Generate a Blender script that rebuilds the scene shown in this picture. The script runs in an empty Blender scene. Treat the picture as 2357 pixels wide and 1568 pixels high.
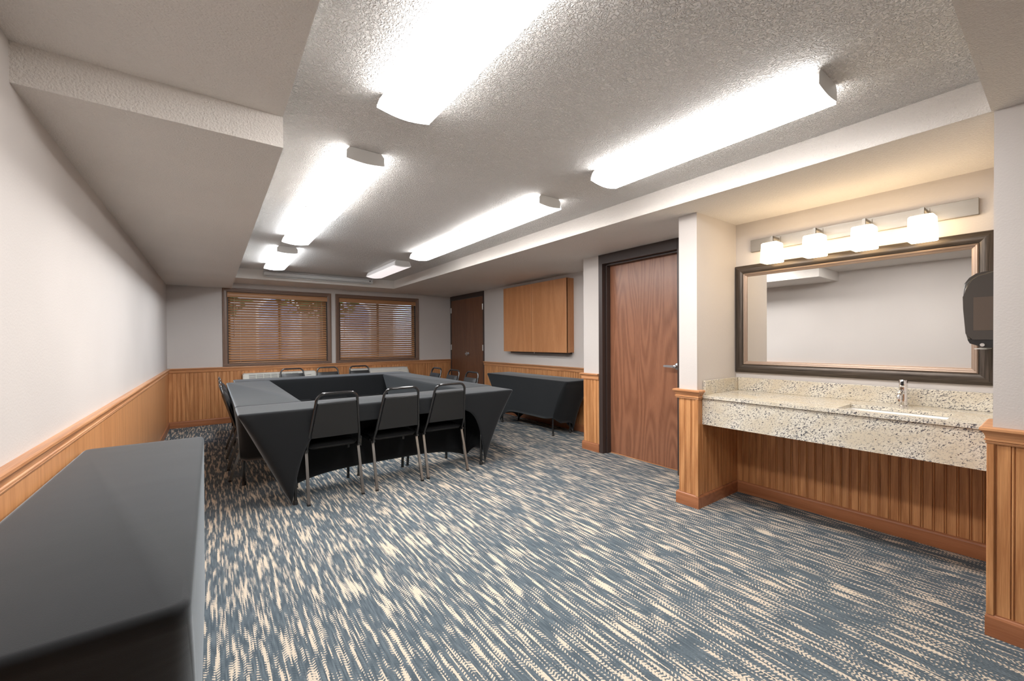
import bpy, bmesh, math, random
from mathutils import Vector, Matrix
random.seed(7)
S = bpy.context.scene
COL = S.collection
PI = math.pi

# ------------------------------------------------------------------ camera
cam_d = bpy.data.cameras.new('camera'); cam = bpy.data.objects.new('camera', cam_d); COL.objects.link(cam)
r_ = Vector((0.80669419, -0.5909302, -0.00678031)); u_ = Vector((0.01100294, 0.0035472, 0.99993317)); f_ = Vector((0.59086666, 0.80671489, -0.00936348))
M = Matrix.Identity(4)
for i in range(3):
    M[i][0] = r_[i]; M[i][1] = u_[i]; M[i][2] = -f_[i]
M[0][3], M[1][3], M[2][3] = 0.0, 0.0, 1.254
cam.matrix_world = M
cam_d.sensor_fit = 'HORIZONTAL'; cam_d.sensor_width = 36.0
cam_d.lens = 944.871 / 2357 * 36.0
cam_d.shift_y = (793.89 - 784) / 2357
cam_d.clip_start = 0.02; cam_d.clip_end = 200
S.camera = cam

# ------------------------------------------------------------------ world, exposure
S.view_settings.view_transform = 'Standard'
try: S.view_settings.look = 'None'
except Exception: pass
S.view_settings.gamma = 1.0; S.view_settings.use_curve_mapping = False
S.view_settings.exposure = 1.72
TUBE = 10.0          # fluorescent diffuser radiance
SHADE = 2.5          # vanity shade radiance
wd = bpy.data.worlds.new('world'); S.world = wd; wd.use_nodes = True
wn = wd.node_tree; wn.nodes.clear()
wo = wn.nodes.new('ShaderNodeOutputWorld'); wb = wn.nodes.new('ShaderNodeBackground'); sk = wn.nodes.new('ShaderNodeTexSky')
sk.sky_type = 'NISHITA'; sk.sun_disc = False; sk.sun_elevation = math.radians(40); sk.sun_rotation = math.radians(200)
wb.inputs['Strength'].default_value = 0.26
wn.links.new(sk.outputs[0], wb.inputs[0]); wn.links.new(wb.outputs[0], wo.inputs[0])

# ------------------------------------------------------------------ room numbers (metres)
XL, XTL, XTR, XC, XD, XP, XR, XQ = -0.523, 0.265, 2.634, 4.104, 3.487, 2.905, 3.504, 2.642
YB, YTF, YN, YS, YP1, YP2, YD, YQ = 7.809, 7.14, 0.203, 2.054, 1.645, 1.789, 3.351, 0.196
ZL, ZS, Z2, ZT = 2.11, 2.197, 2.246, 2.34
RAIL = 0.880; YBACK = -2.6

# ------------------------------------------------------------------ material helpers
MATS = {}
class NT:
    def __init__(s, name):
        s.m = bpy.data.materials.new(name); s.m.use_nodes = True; s.t = s.m.node_tree; s.t.nodes.clear()
        s.out = s.n('ShaderNodeOutputMaterial'); s.b = s.n('ShaderNodeBsdfPrincipled'); s.l(s.b.outputs[0], s.out.inputs[0])
        MATS[name] = s.m
    def n(s, t, **k):
        x = s.t.nodes.new(t)
        for a, v in k.items(): setattr(x, a, v)
        return x
    def l(s, a, b): s.t.links.new(a, b)
    def set(s, **k):
        for a, v in k.items():
            nm = a.replace('_', ' ')
            for key in s.b.inputs.keys():
                if key.lower() == nm.lower():
                    s.b.inputs[key].default_value = v if not isinstance(v, tuple) or len(v) != 3 else (*v, 1) if s.b.inputs[key].type == 'RGBA' else v
    def val(s, sock, v):
        if hasattr(v, 'is_output') or hasattr(v, 'links'): s.l(v, sock)
        else: sock.default_value = v
    def math(s, op, a, b=0.0, c=None):
        x = s.n('ShaderNodeMath', operation=op); s.val(x.inputs[0], a); s.val(x.inputs[1], b)
        if c is not None: s.val(x.inputs[2], c)
        return x.outputs[0]
    def xyz(s, x, y, z):
        c = s.n('ShaderNodeCombineXYZ'); s.val(c.inputs[0], x); s.val(c.inputs[1], y); s.val(c.inputs[2], z); return c.outputs[0]
    def obj(s):
        c = s.n('ShaderNodeTexCoord'); p = s.n('ShaderNodeSeparateXYZ'); s.l(c.outputs['Object'], p.inputs[0]); return c.outputs['Object'], p.outputs
    def noise(s, vec, scale=1.0, detail=2.0, rough=0.5, dist=0.0):
        x = s.n('ShaderNodeTexNoise'); s.l(vec, x.inputs['Vector']); x.inputs['Scale'].default_value = scale
        x.inputs['Detail'].default_value = detail; x.inputs['Roughness'].default_value = rough; x.inputs['Distortion'].default_value = dist
        return x.outputs[0]
    def map(s, v, a, b, c=0.0, d=1.0, smooth=False):
        x = s.n('ShaderNodeMapRange'); x.clamp = True
        if smooth: x.interpolation_type = 'SMOOTHSTEP'
        s.l(v, x.inputs[0])
        for i, q in enumerate((a, b, c, d)): x.inputs[1 + i].default_value = q
        return x.outputs[0]
    def mix(s, f, a, b):
        x = s.n('ShaderNodeMix', data_type='RGBA'); s.val(x.inputs[0], f)
        for i, q in ((6, a), (7, b)):
            if isinstance(q, tuple): x.inputs[i].default_value = (*q, 1)
            else: s.l(q, x.inputs[i])
        return x.outputs[2]
    def bump(s, h, strength=0.3, dist=0.01):
        x = s.n('ShaderNodeBump'); x.inputs['Strength'].default_value = strength; x.inputs['Distance'].default_value = dist
        s.l(h, x.inputs['Height']); s.l(x.outputs[0], s.b.inputs['Normal'])
    def color(s, c):
        if isinstance(c, tuple): s.b.inputs['Base Color'].default_value = (*c, 1)
        else: s.l(c, s.b.inputs['Base Color'])

def lin(r, g, b):
    f = lambda c: (c / 255 / 12.92) if c / 255 <= 0.04045 else ((c / 255 + 0.055) / 1.055) ** 2.4
    return (f(r), f(g), f(b))

def plain(name, c, rough=0.5, metallic=0.0, **k):
    n = NT(name); n.color(c); n.set(Roughness=rough, Metallic=metallic, **k); return n.m

def paint(name, c, scale, strength, dist, rough=0.75, worm=False):
    n = NT(name); o, p = n.obj()
    h = n.noise(o, scale, 3.0, 0.55)
    if worm:
        a = n.math('ABSOLUTE', n.math('SUBTRACT', n.noise(o, scale * 0.8, 1.0, 0.4, 0.6), 0.5))
        h2 = n.map(a, 0.0, 0.12, 1.0, 0.0, True)
        h = n.math('ADD', n.math('MULTIPLY', h2, 0.7), n.math('MULTIPLY', h, 0.6))
    big = n.noise(o, 1.3, 2.0)
    n.color(n.mix(n.map(big, 0.3, 0.7), tuple(x * 0.97 for x in c), tuple(min(1, x * 1.03) for x in c)))
    n.set(Roughness=rough); n.b.inputs['Specular IOR Level'].default_value = 0.3
    n.bump(h, strength, dist); return n.m

def wood(name, light, dark, along='z', rough=0.42, ring=9.0, sx=5.0, sz=0.45, fine=0.35, var=0.18):
    n = NT(name); o, p = n.obj()
    ri = n.n('ShaderNodeObjectInfo').outputs['Random']
    off = n.math('MULTIPLY', ri, 37.0)
    ax = {'x': (p[0], p[1], p[2]), 'y': (p[1], p[0], p[2]), 'z': (p[2], p[0], p[1])}[along]
    u = n.math('ADD', n.math('MULTIPLY', ax[1], sx), off); w = n.math('ADD', n.math('MULTIPLY', ax[2], sx), n.math('MULTIPLY', off, 0.7))
    v = n.math('ADD', n.math('MULTIPLY', ax[0], sz), n.math('MULTIPLY', off, 1.3))
    vec = n.xyz(u, w, v)
    g = n.noise(vec, 1.0, 1.0, 0.4)
    fr = n.math('FRACT', n.math('MULTIPLY', g, ring))
    band = n.map(n.math('ABSOLUTE', n.math('SUBTRACT', fr, 0.5)), 0.0, 0.5, 0.0, 1.0, True)
    vec2 = n.xyz(n.math('MULTIPLY', ax[1], 330.0), n.math('MULTIPLY', ax[2], 330.0), n.math('ADD', n.math('MULTIPLY', ax[0], 9.0), off))
    pores = n.map(n.noise(vec2, 1.0, 2.0, 0.6), 0.42, 0.62)
    f = n.math('ADD', n.math('MULTIPLY', band, 1 - fine), n.math('MULTIPLY', pores, fine))
    c = n.mix(f, dark, light)
    hs = n.n('ShaderNodeHueSaturation'); n.l(c, hs.inputs['Color']); n.l(n.map(ri, 0, 1, 1 - var, 1 + var), hs.inputs['Value'])
    n.color(hs.outputs[0]); n.set(Roughness=rough); n.bump(f, 0.08, 0.002); return n.m

# ---- carpet
n = NT('carpet'); o, p = n.obj(); x, y = p[0], p[1]
xq_ = n.math('MULTIPLY', n.math('FLOOR', n.math('DIVIDE', n.math('ADD', x, n.math('MULTIPLY', n.noise(o, 90.0, 1.0), 0.003)), 0.0052)), 0.0052)     # tuft rows
n1 = n.noise(n.xyz(n.math('MULTIPLY', xq_, 58.0), n.math('MULTIPLY', y, 3.9), 0.0), 1.0, 1.0, 0.5, 0.0)
n2 = n.noise(n.xyz(n.math('MULTIPLY', xq_, 150.0), n.math('MULTIPLY', y, 10.0), 4.0), 1.0, 1.0, 0.5)
n3 = n.noise(n.xyz(n.math('MULTIPLY', x, 2.2), n.math('MULTIPLY', y, 0.9), 9.0), 1.0, 1.0, 0.5)
m = n.math('ADD', n.math('ADD', n.math('MULTIPLY', n1, 0.65), n.math('MULTIPLY', n2, 0.30)), n.math('MULTIPLY', n3, 0.05))
colx = n.math('DIVIDE', x, 0.0138); ci = n.math('FLOOR', colx); cf = n.math('SUBTRACT', n.math('FRACT', colx), 0.5)
sg = n.math('SUBTRACT', n.math('MULTIPLY', n.math('FLOORED_MODULO', ci, 2.0), 2.0), 1.0)
wn_ = n.n('ShaderNodeTexWhiteNoise', noise_dimensions='1D'); n.l(ci, wn_.inputs['W'])
ph = n.math('ADD', n.math('ADD', n.math('DIVIDE', y, 0.0145), n.math('MULTIPLY', n.math('MULTIPLY', sg, cf), 0.6)), n.math('MULTIPLY', wn_.outputs[0], 0.35))
st = n.math('SINE', n.math('MULTIPLY', ph, 2 * PI))
edge = n.map(n.math('ABSOLUTE', cf), 0.36, 0.5, 0.0, 0.6)
st2 = n.math('SUBTRACT', st, edge)
cm = n.map(n.math('ADD', n.math('ADD', n.math('MULTIPLY', n.math('SUBTRACT', m, 0.5), 1.9), 0.5), n.math('MULTIPLY', st2, 0.085)), 0.573, 0.612, 0.0, 1.0, True)
fuzz = n.noise(o, 420.0, 2.0)
blue = n.mix(n.map(n2, 0.35, 0.65), (0.078, 0.102, 0.122), (0.135, 0.166, 0.190))
cream = n.mix(fuzz, (0.56, 0.475, 0.375), (0.71, 0.62, 0.505))
n.color(n.mix(cm, blue, cream)); n.set(Roughness=0.95); n.b.inputs['Specular IOR Level'].default_value = 0.1
hh = n.math('ADD', n.math('MULTIPLY', st2, 0.35), n.math('ADD', fuzz, n.math('MULTIPLY', cm, 0.25))); n.bump(hh, 0.5, 0.004)

# ---- granite
n = NT('granite'); o, p = n.obj()
rot = n.n('ShaderNodeMapping'); n.l(o, rot.inputs[0]); rot.inputs['Rotation'].default_value = (0.62, 0.0, 0.35)
rot2 = n.n('ShaderNodeMapping'); n.l(rot.outputs[0], rot2.inputs[0]); rot2.inputs['Scale'].default_value = (1.0, 0.46, 1.0); rot = rot2
a = n.noise(rot.outputs[0], 165.0, 5.0, 0.64, 0.7); b = n.noise(rot.outputs[0], 9.0, 3.0, 0.6)
c2 = n.noise(rot.outputs[0], 190.0, 2.0, 0.5)
vo = n.n('ShaderNodeTexVoronoi'); n.l(o, vo.inputs['Vector']); vo.inputs['Scale'].default_value = 46.0
base = n.mix(n.map(b, 0.38, 0.62), (0.64, 0.57, 0.45), (0.76, 0.72, 0.63))
base = n.mix(n.map(c2, 0.57, 0.66), base, (0.42, 0.385, 0.33))
fl = n.map(n.math('ADD', a, n.math('MULTIPLY', b, 0.28)), 0.698, 0.735)
base = n.mix(fl, base, (0.085, 0.085, 0.10))
spot = n.math('MULTIPLY', n.map(vo.outputs['Distance'], 0.10, 0.16, 1.0, 0.0), n.map(n.noise(o, 21.0, 1.0), 0.60, 0.64))
n.color(n.mix(spot, base, (0.07, 0.035, 0.03))); n.set(Roughness=0.16)

PAINT = (0.615, 0.575, 0.55)
paint('wall_paint', PAINT, 120.0, 0.18, 0.004)
paint('ceiling_texture', (0.88, 0.86, 0.84), 105.0, 0.9, 0.0095, 0.85, True)
paint('soffit_texture', (0.80, 0.758, 0.715), 135.0, 0.75, 0.009, 0.85)
wood('oak', lin(216, 158, 106), lin(178, 120, 74), 'z', 0.38, 8.0, 7.0, 0.5, 0.40, 0.06)
wood('oak_rail_x', lin(214, 158, 112), lin(176, 120, 78), 'x', 0.33, 7.0, 9.0, 0.4, 0.4, 0.05)
wood('oak_rail_y', lin(214, 158, 112), lin(176, 120, 78), 'y', 0.33, 7.0, 9.0, 0.4, 0.4, 0.05)
wood('base_x', lin(182, 122, 84), lin(156, 98, 64), 'x', 0.36, 8.0, 6.0, 0.4, 0.4, 0.04)
wood('base_y', lin(182, 122, 84), lin(156, 98, 64), 'y', 0.36, 8.0, 6.0, 0.4, 0.4, 0.04)
wood('door_wood', lin(162, 111, 84), lin(126, 83, 61), 'z', 0.30, 22.0, 3.4, 0.45, 0.40, 0.03)
wood('closet_wood', lin(122, 84, 62), lin(104, 68, 48), 'z', 0.36, 8.0, 4.0, 0.3, 0.6, 0.03)
wood('cabinet_oak', lin(204, 146, 100), lin(180, 122, 78), 'z', 0.36, 7.0, 3.0, 0.25, 0.55, 0.08)
wood('blind_wood', lin(192, 144, 104), lin(174, 126, 88), 'x', 0.38, 4.0, 4.0, 0.3, 0.5, 0.05)
wood('oak_sheet', lin(212, 154, 104), lin(186, 128, 82), 'z', 0.38, 5.0, 9.0, 0.25, 0.55, 0.07)
plain('casing_brown', lin(122, 96, 80), 0.38)
plain('frame_brown', lin(62, 51, 48), 0.42)
plain('window_dark', lin(48, 40, 36), 0.5)
n = NT('glass'); n.set(Roughness=0.02); n.b.inputs['Transmission Weight'].default_value = 1.0; n.b.inputs['IOR'].default_value = 1.05
plain('mirror_glass', (0.86, 0.86, 0.85), 0.015, 1.0)
plain('chrome', (0.80, 0.80, 0.82), 0.08, 1.0)
plain('satin_metal', (0.62, 0.64, 0.67), 0.30, 1.0)
plain('hinge_steel', (0.66, 0.66, 0.65), 0.35, 0.9)
plain('white_enamel', (0.70, 0.70, 0.69), 0.4)
plain('white_porcelain', (0.86, 0.85, 0.82), 0.12)
plain('ac_plastic', (0.66, 0.65, 0.60), 0.45)
plain('ac_dark', (0.22, 0.22, 0.21), 0.6)
plain('screen_white', (0.66, 0.67, 0.67), 0.38)
plain('black_tube', (0.012, 0.012, 0.013), 0.16, 0.0, Coat_Weight=0.6)
plain('black_leg_reflect', (0.30, 0.29, 0.28), 0.25, 0.9)  # grey tone of rear chair legs paints white reflections on glossy black tube
plain('rubber', (0.012, 0.012, 0.012), 0.6)
plain('table_grey', (0.05, 0.05, 0.055), 0.5)
n = NT('black_vinyl'); o, p = n.obj(); n.color((0.015, 0.0155, 0.0165)); n.set(Roughness=0.42); n.bump(n.noise(o, 350.0, 2.0), 0.15, 0.001)
n = NT('spandex'); o, p = n.obj(); n.color((0.0100, 0.0112, 0.0130)); n.set(Roughness=0.78)
n.b.inputs['Sheen Weight'].default_value = 0.44; n.b.inputs['Sheen Tint'].default_value = (0.86, 0.94, 1.0, 1.0); n.b.inputs['Sheen Roughness'].default_value = 0.40; n.b.inputs['Specular IOR Level'].default_value = 0.22
wr = n.noise(n.xyz(n.math('MULTIPLY', p[0], 3.0), n.math('MULTIPLY', p[1], 3.0), n.math('MULTIPLY', p[2], 14.0)), 1.0, 2.0, 0.5)
n.bump(n.math('ADD', n.math('MULTIPLY', wr, 0.5), n.math('MULTIPLY', n.noise(o, 500.0, 1.0), 0.05)), 0.22, 0.02)
# brushed nickel
n = NT('brushed_nickel'); o, p = n.obj(); h = n.noise(n.xyz(n.math('MULTIPLY', p[0], 900.0), n.math('MULTIPLY', p[1], 6.0), n.math('MULTIPLY', p[2], 900.0)), 1.0, 2.0)
n.color((0.30, 0.28, 0.255)); n.set(Metallic=0.9); n.l(n.map(h, 0.3, 0.7, 0.34, 0.5), n.b.inputs['Roughness'])
# mirror frame: brushed pewter
for nm, ia in (('pewter_h', (900.0, 5.0, 260.0)), ('pewter_v', (900.0, 260.0, 5.0))):
    n = NT(nm); o, p = n.obj(); h = n.noise(n.xyz(*[n.math('MULTIPLY', p[i], ia[i]) for i in range(3)]), 1.0, 3.0, 0.6)
    n.color(n.mix(n.map(h, 0.3, 0.7), (0.030, 0.024, 0.020), (0.135, 0.110, 0.092))); n.set(Metallic=0.55, Roughness=0.36)
plain('copper_bead', (0.36, 0.27, 0.215), 0.40, 0.6)
n = NT('smoke_plastic'); n.color((0.042, 0.035, 0.030)); n.set(Roughness=0.14); n.b.inputs['Coat Weight'].default_value = 0.3
plain('smoke_window', (0.078, 0.057, 0.044), 0.15)
plain('dark_plastic', (0.010, 0.010, 0.011), 0.35)
plain('paper', (0.80, 0.78, 0.74), 0.9)
plain('wire_cream', (0.62, 0.55, 0.45), 0.6)
def emit(name, c, s):
    n = NT(name); n.color((0.8, 0.8, 0.8)); n.set(Roughness=0.35)
    n.b.inputs['Emission Color'].default_value = (*c, 1); n.b.inputs['Emission Strength'].default_value = s; return n.m
# outdoors
n = NT('lawn'); o, p = n.obj(); n.color(n.mix(n.map(n.noise(o, 3.0, 4.0), 0.35, 0.65), (0.05, 0.14, 0.04), (0.16, 0.30, 0.10))); n.set(Roughness=0.95)
plain('outdoor_stucco', (0.34, 0.31, 0.30), 0.9)
plain('outdoor_trim', (0.30, 0.22, 0.17), 0.7)
plain('sky_reflect_glass', (0.42, 0.52, 0.78), 0.12, 0.5)  # bright blue base colour stands in for sky reflected in the panes
plain('bark', (0.06, 0.045, 0.035), 0.9)
n = NT('leaves'); o, p = n.obj(); n.color(n.mix(n.noise(o, 2.5, 2.0), (0.02, 0.07, 0.02), (0.10, 0.22, 0.06))); n.set(Roughness=0.7)

# ------------------------------------------------------------------ mesh helpers
ORG = {}                                           # world origin of every object (no parent is rotated before copying)
def box(bm, x0, x1, y0, y1, z0, z1, bev=0.0):
    vs = [bm.verts.new(c) for c in ((x0, y0, z0), (x1, y0, z0), (x1, y1, z0), (x0, y1, z0), (x0, y0, z1), (x1, y0, z1), (x1, y1, z1), (x0, y1, z1))]
    fs = [bm.faces.new([vs[i] for i in q]) for q in ((0, 3, 2, 1), (4, 5, 6, 7), (0, 1, 5, 4), (1, 2, 6, 5), (2, 3, 7, 6), (3, 0, 4, 7))]
    if bev > 0:
        es = list({e for f in fs for e in f.edges})
        bmesh.ops.bevel(bm, geom=es, offset=bev, segments=2, affect='EDGES', profile=0.5)
def B(*boxes, bev=0.0):
    bm = bmesh.new()
    for b in boxes: box(bm, *b, bev=bev)
    return bm
def prism(bm, pts, axis, a, b):
    """extrude closed 2D outline pts along axis ('x','y','z') from a to b"""
    def mk(q, t): return {'x': (t, q[0], q[1]), 'y': (q[0], t, q[1]), 'z': (q[0], q[1], t)}[axis]
    A = [bm.verts.new(mk(q, a)) for q in pts]; Bv = [bm.verts.new(mk(q, b)) for q in pts]; k = len(pts)
    bm.faces.new(A[::-1]); bm.faces.new(Bv)
    for i in range(k): bm.faces.new((A[i], A[(i + 1) % k], Bv[(i + 1) % k], Bv[i]))
def tube(bm, pts, r, n=8, square=False, cap=True, ref=None):
    pts = [Vector(p) for p in pts]; rings = []
    up = Vector(ref) if ref else None
    for i, p in enumerate(pts):
        d = (pts[min(i + 1, len(pts) - 1)] - pts[max(i - 1, 0)]).normalized()
        if up is None:
            up = Vector((0, 0, 1)) if abs(d.z) < 0.8 else Vector((0, 1, 0))
        s = d.cross(up).normalized(); up2 = s.cross(d).normalized(); up = up2 if ref is None else up
        k = 4 if square else n; ring = []
        for j in range(k):
            a = 2 * PI * (j + (0.5 if square else 0)) / k; rr = r * (1.4142 if square else 1)
            ring.append(bm.verts.new(p + s * math.cos(a) * rr + up2 * math.sin(a) * rr))
        rings.append(ring)
    k = len(rings[0])
    for a, b in zip(rings, rings[1:]):
        for j in range(k): bm.faces.new((a[j], a[(j + 1) % k], b[(j + 1) % k], b[j]))
    if cap: bm.faces.new(rings[0][::-1]); bm.faces.new(rings[-1])
def lathe(bm, prof, c, n=24, axis='z'):
    """prof: list of (radius, height) around axis through c"""
    rings = []
    for r, h in prof:
        ring = []
        for j in range(n):
            a = 2 * PI * j / n; q = (r * math.cos(a), r * math.sin(a))
            v = {'z': (q[0], q[1], h), 'x': (h, q[0], q[1]), 'y': (q[0], h, q[1])}[axis]
            ring.append(bm.verts.new((c[0] + v[0], c[1] + v[1], c[2] + v[2])))
        rings.append(ring)
    for a, b in zip(rings, rings[1:]):
        for j in range(n): bm.faces.new((a[j], a[(j + 1) % n], b[(j + 1) % n], b[j]))
    bm.faces.new(rings[0][::-1]); bm.faces.new(rings[-1])
def obj(name, bm, mat, parent=None, world=True, smooth=False, origin=None):
    """bm is in world coordinates (world=True) or in the parent's local ones"""
    me = bpy.data.meshes.new(name)
    bmesh.ops.recalc_face_normals(bm, faces=bm.faces[:])
    po = ORG.get(parent.as_pointer(), Vector((0, 0, 0))) if parent else Vector((0, 0, 0))
    og = Vector(origin) if origin is not None else po
    if world and og.length > 0: bmesh.ops.translate(bm, verts=bm.verts[:], vec=-og)
    bm.to_mesh(me); bm.free()
    if smooth:
        for f in me.polygons: f.use_smooth = True
        try: me.set_sharp_from_angle(angle=math.radians(smooth if smooth is not True else 40))
        except Exception: pass
    me.materials.append(MATS[mat]) if isinstance(mat, str) else me.materials.append(mat)
    ob = bpy.data.objects.new(name, me); COL.objects.link(ob)
    if parent: ob.parent = parent; ob.location = (og - po) if world else (0, 0, 0)
    elif world: ob.location = og
    ORG[ob.as_pointer()] = og if world else po
    return ob
def tag(o, label, cat, group=None, kind=None):
    o['label'] = label; o['category'] = cat
    if group: o['group'] = group
    if kind: o['kind'] = kind
    return o
def thing(name, label, cat, loc=(0, 0, 0), group=None, kind=None):
    o = bpy.data.objects.new(name, None); COL.objects.link(o); o.location = loc; o.empty_display_size = 0.1
    ORG[o.as_pointer()] = Vector(loc); return tag(o, label, cat, group, kind)
def struct(name, bm, mat, label, cat): return tag(obj(name, bm, mat), label, cat, kind='structure')
def dup(root, loc, rotz=0.0, label=None):
    def cp(o, parent):
        c = o.copy(); COL.objects.link(c)
        if parent: c.parent = parent
        for ch in o.children: cp(ch, c)
        return c
    r = cp(root, None); r.location = loc; r.rotation_euler = (0, 0, rotz)
    if label: r['label'] = label
    return r
def molding(prof, path):
    """sweep open profile (d into room, z) along a 2D path, room on the right hand side, mitred"""
    bm = bmesh.new(); P2 = [Vector(p) for p in path]; rows = []
    for i, p in enumerate(P2):
        ds = []
        if i > 0: ds.append((P2[i] - P2[i - 1]).normalized())
        if i < len(P2) - 1: ds.append((P2[i + 1] - P2[i]).normalized())
        ns = [Vector((d.y, -d.x)) for d in ds]
        nn = ns[0] if len(ns) == 1 else (ns[0] + ns[1]) / (1 + ns[0].dot(ns[1]))
        rows.append([bm.verts.new((p.x + nn.x * d, p.y + nn.y * d, z)) for d, z in prof])
    k = len(prof)
    for a, b in zip(rows, rows[1:]):
        for j in range(k): bm.faces.new((a[j], a[(j + 1) % k], b[(j + 1) % k], b[j]))
    bm.faces.new(rows[0][::-1]); bm.faces.new(rows[-1]); return bm

# ------------------------------------------------------------------ room shell
floor = struct('floor', B((XL - 0.12, XC + 0.12, YBACK, YB + 0.12, -0.1, 0.0)), 'carpet', 'slate blue carpet with cream broken stripes', 'floor')
WT = 0.12; HT = 2.6
wl = struct('wall_left', B((XL - WT, XL, YBACK - WT, YB + WT, 0, HT)), 'wall_paint', 'long pale grey left wall above oak wainscot', 'wall')
WIN = ((0.205, 1.665), (1.860, 3.318)); WZ0, WZ1 = 0.925, 2.055
bm = B((XL, XC + WT, YB, YB + WT, 0, WZ0), (XL, XC + WT, YB, YB + WT, WZ1, HT), (XL, WIN[0][0], YB, YB + WT, WZ0, WZ1),
       (WIN[0][1], WIN[1][0], YB, YB + WT, WZ0, WZ1), (WIN[1][1], XC + WT, YB, YB + WT, WZ0, WZ1))
wf = struct('wall_far', bm, 'wall_paint', 'pale grey far wall with two blind covered windows', 'wall')
CD0, CD1 = 6.500, 7.770                           # closet opening along Y
bm = B((XC, XC + WT, YD, CD0, 0, HT), (XC, XC + WT, CD1, YB, 0, HT), (XC, XC + WT, CD0, CD1, 2.185, HT), (XC + 0.7, XC + 0.8, CD0 - 0.2, CD1 + 0.2, 0, HT))
wr = struct('wall_right', bm, 'wall_paint', 'pale grey right wall holding the oak wall cabinet', 'wall')
DO0, DO1 = 2.110, 3.113                           # door frame outer
bm = B((XD, XC + WT, YD - WT, YD, 0, HT), (XD, XD + WT, DO1, YD - WT, 0, HT), (XD, XD + WT, YP2, DO0, 0, HT), (XD, XD + WT, DO0, DO1, 2.19, HT), (XD + 0.9, XD + 1.0, YP2, YD - WT, 0, HT))
wdr = struct('wall_door', bm, 'wall_paint', 'pale grey strip of wall around the brown single door', 'wall')
wp = struct('wall_wing', B((XP, XR + WT, YP1, YP2, 0, HT)), 'wall_paint', 'short wing wall between the single door and the vanity', 'wall')
wre = struct('wall_recess', B((XR, XR + WT, YQ, YP1, 0, HT)), 'wall_paint', 'cream lit back wall of the vanity recess', 'wall')
bm = B((XQ, XR + WT, YQ - WT, YQ, 0, HT), (XQ, XQ + WT, YBACK, YQ - WT, 0, HT))
wn2 = struct('wall_near_right', bm, 'wall_paint', 'pale grey wall at the right edge beside the vanity', 'wall')
wbk = struct('wall_back', B((XL, XQ + WT, YBACK - WT, YBACK, 0, HT)), 'wall_paint', 'pale grey wall behind the camera', 'wall')
ceil = struct('ceiling', B((XL - WT, XC + 1.0, YBACK - WT, YB + WT, ZT, ZT + 0.1)), 'ceiling_texture', 'raised white textured ceiling tray with strip lights', 'ceiling')
e = 0.0
for lab, b in (('lower taupe soffit along the left wall', (XL, XTL, YS, YB, ZL, ZT + 0.05)), ('higher taupe soffit at the near left', (XL, XTL, YBACK, YS, Z2, ZT + 0.05)),
          ('taupe soffit running along the right side', (XTR, XC + 1.0, YBACK, YB, ZS, ZT + 0.05)), ('taupe soffit strip above the windows', (XTL, XTR, YTF, YB, ZS, ZT + 0.05)), ('near soffit beam at the top right corner', (XTL, XTR, YBACK, YN, ZS, ZT + 0.05))):
    struct('soffit', B(b), 'soffit_texture', lab, 'soffit')

# wainscot planks -----------------------------------------------------
def planks(wall, p0, p1, z0=0.09, z1=0.825, pitch=0.05, t=0.010):
    """tongue and groove planks between 2D points p0->p1, room on the right hand side of the direction"""
    p0 = Vector(p0); p1 = Vector(p1); L = (p1 - p0).length; k = max(1, round(L / pitch)); w = L / k
    d = (p1 - p0).normalized(); ang = math.atan2(-d.y, -d.x)      # local +x runs p1->p0 so that local +y faces the room
    prof = [(0, 0), (0, t - 0.003), (0.0012, t), (w - 0.013, t), (w - 0.0118, t - 0.0055), (w - 0.0100, t - 0.0055), (w - 0.0090, t - 0.001),
            (w - 0.0060, t + 0.0005), (w - 0.0030, t - 0.001), (w - 0.0020, t - 0.0055), (w, t - 0.0055), (w, 0)]
    bm = bmesh.new(); prism(bm, prof, 'z', z0, z1); bmesh.ops.recalc_face_normals(bm, faces=bm.faces[:])
    me = bpy.data.meshes.new('plank'); bm.to_mesh(me); bm.free(); me.materials.append(MATS['oak'])
    for i in range(k):
        ob = bpy.data.objects.new('plank', me); COL.objects.link(ob); ob.parent = wall
        q = p0 + d * (w * (i + 1)); ob.location = (q.x, q.y, 0); ob.rotation_euler = (0, 0, ang)
ye = [YBACK, -1.0, 0.19, 1.38, 2.57, 3.76, 4.95, 6.14, 7.33, YB]          # wide veneer sheets on the left wall
for a_, b_ in zip(ye, ye[1:]): obj('panel', B((XL, XL + 0.010, a_ + 0.0008, b_ - 0.0008, 0.09, 0.825), bev=0.0012), 'oak_sheet', wl)
planks(wf, (XL, YB), (XC, YB))
planks(wr, (XC, CD0 - 0.02), (XC, YD))
planks(wdr, (XD, YD), (XD, DO1))
planks(wp, (XP, YP2), (XP, YP1))
planks(wp, (XP, YP1), (XR, YP1))
planks(wre, (XR, YP1), (XR, YQ))
planks(wn2, (XR, YQ), (XQ, YQ))
planks(wn2, (XQ, YQ), (XQ, -0.6))
obj('panel', B((XQ - 0.010, XQ, YBACK, -0.6, 0.09, 0.825)), 'oak', wn2)
# corner beads of the two free standing corners
for (cx, cy), w in (((XP, YP1), wp), ((XQ, YQ), wn2)):
    obj('corner_bead', B((cx - 0.017, cx + 0.006, cy - 0.016 if w is wp else cy - 0.006, cy + 0.006 if w is wp else cy + 0.016, 0.09, 0.82), bev=0.003), 'oak', w)

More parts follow.
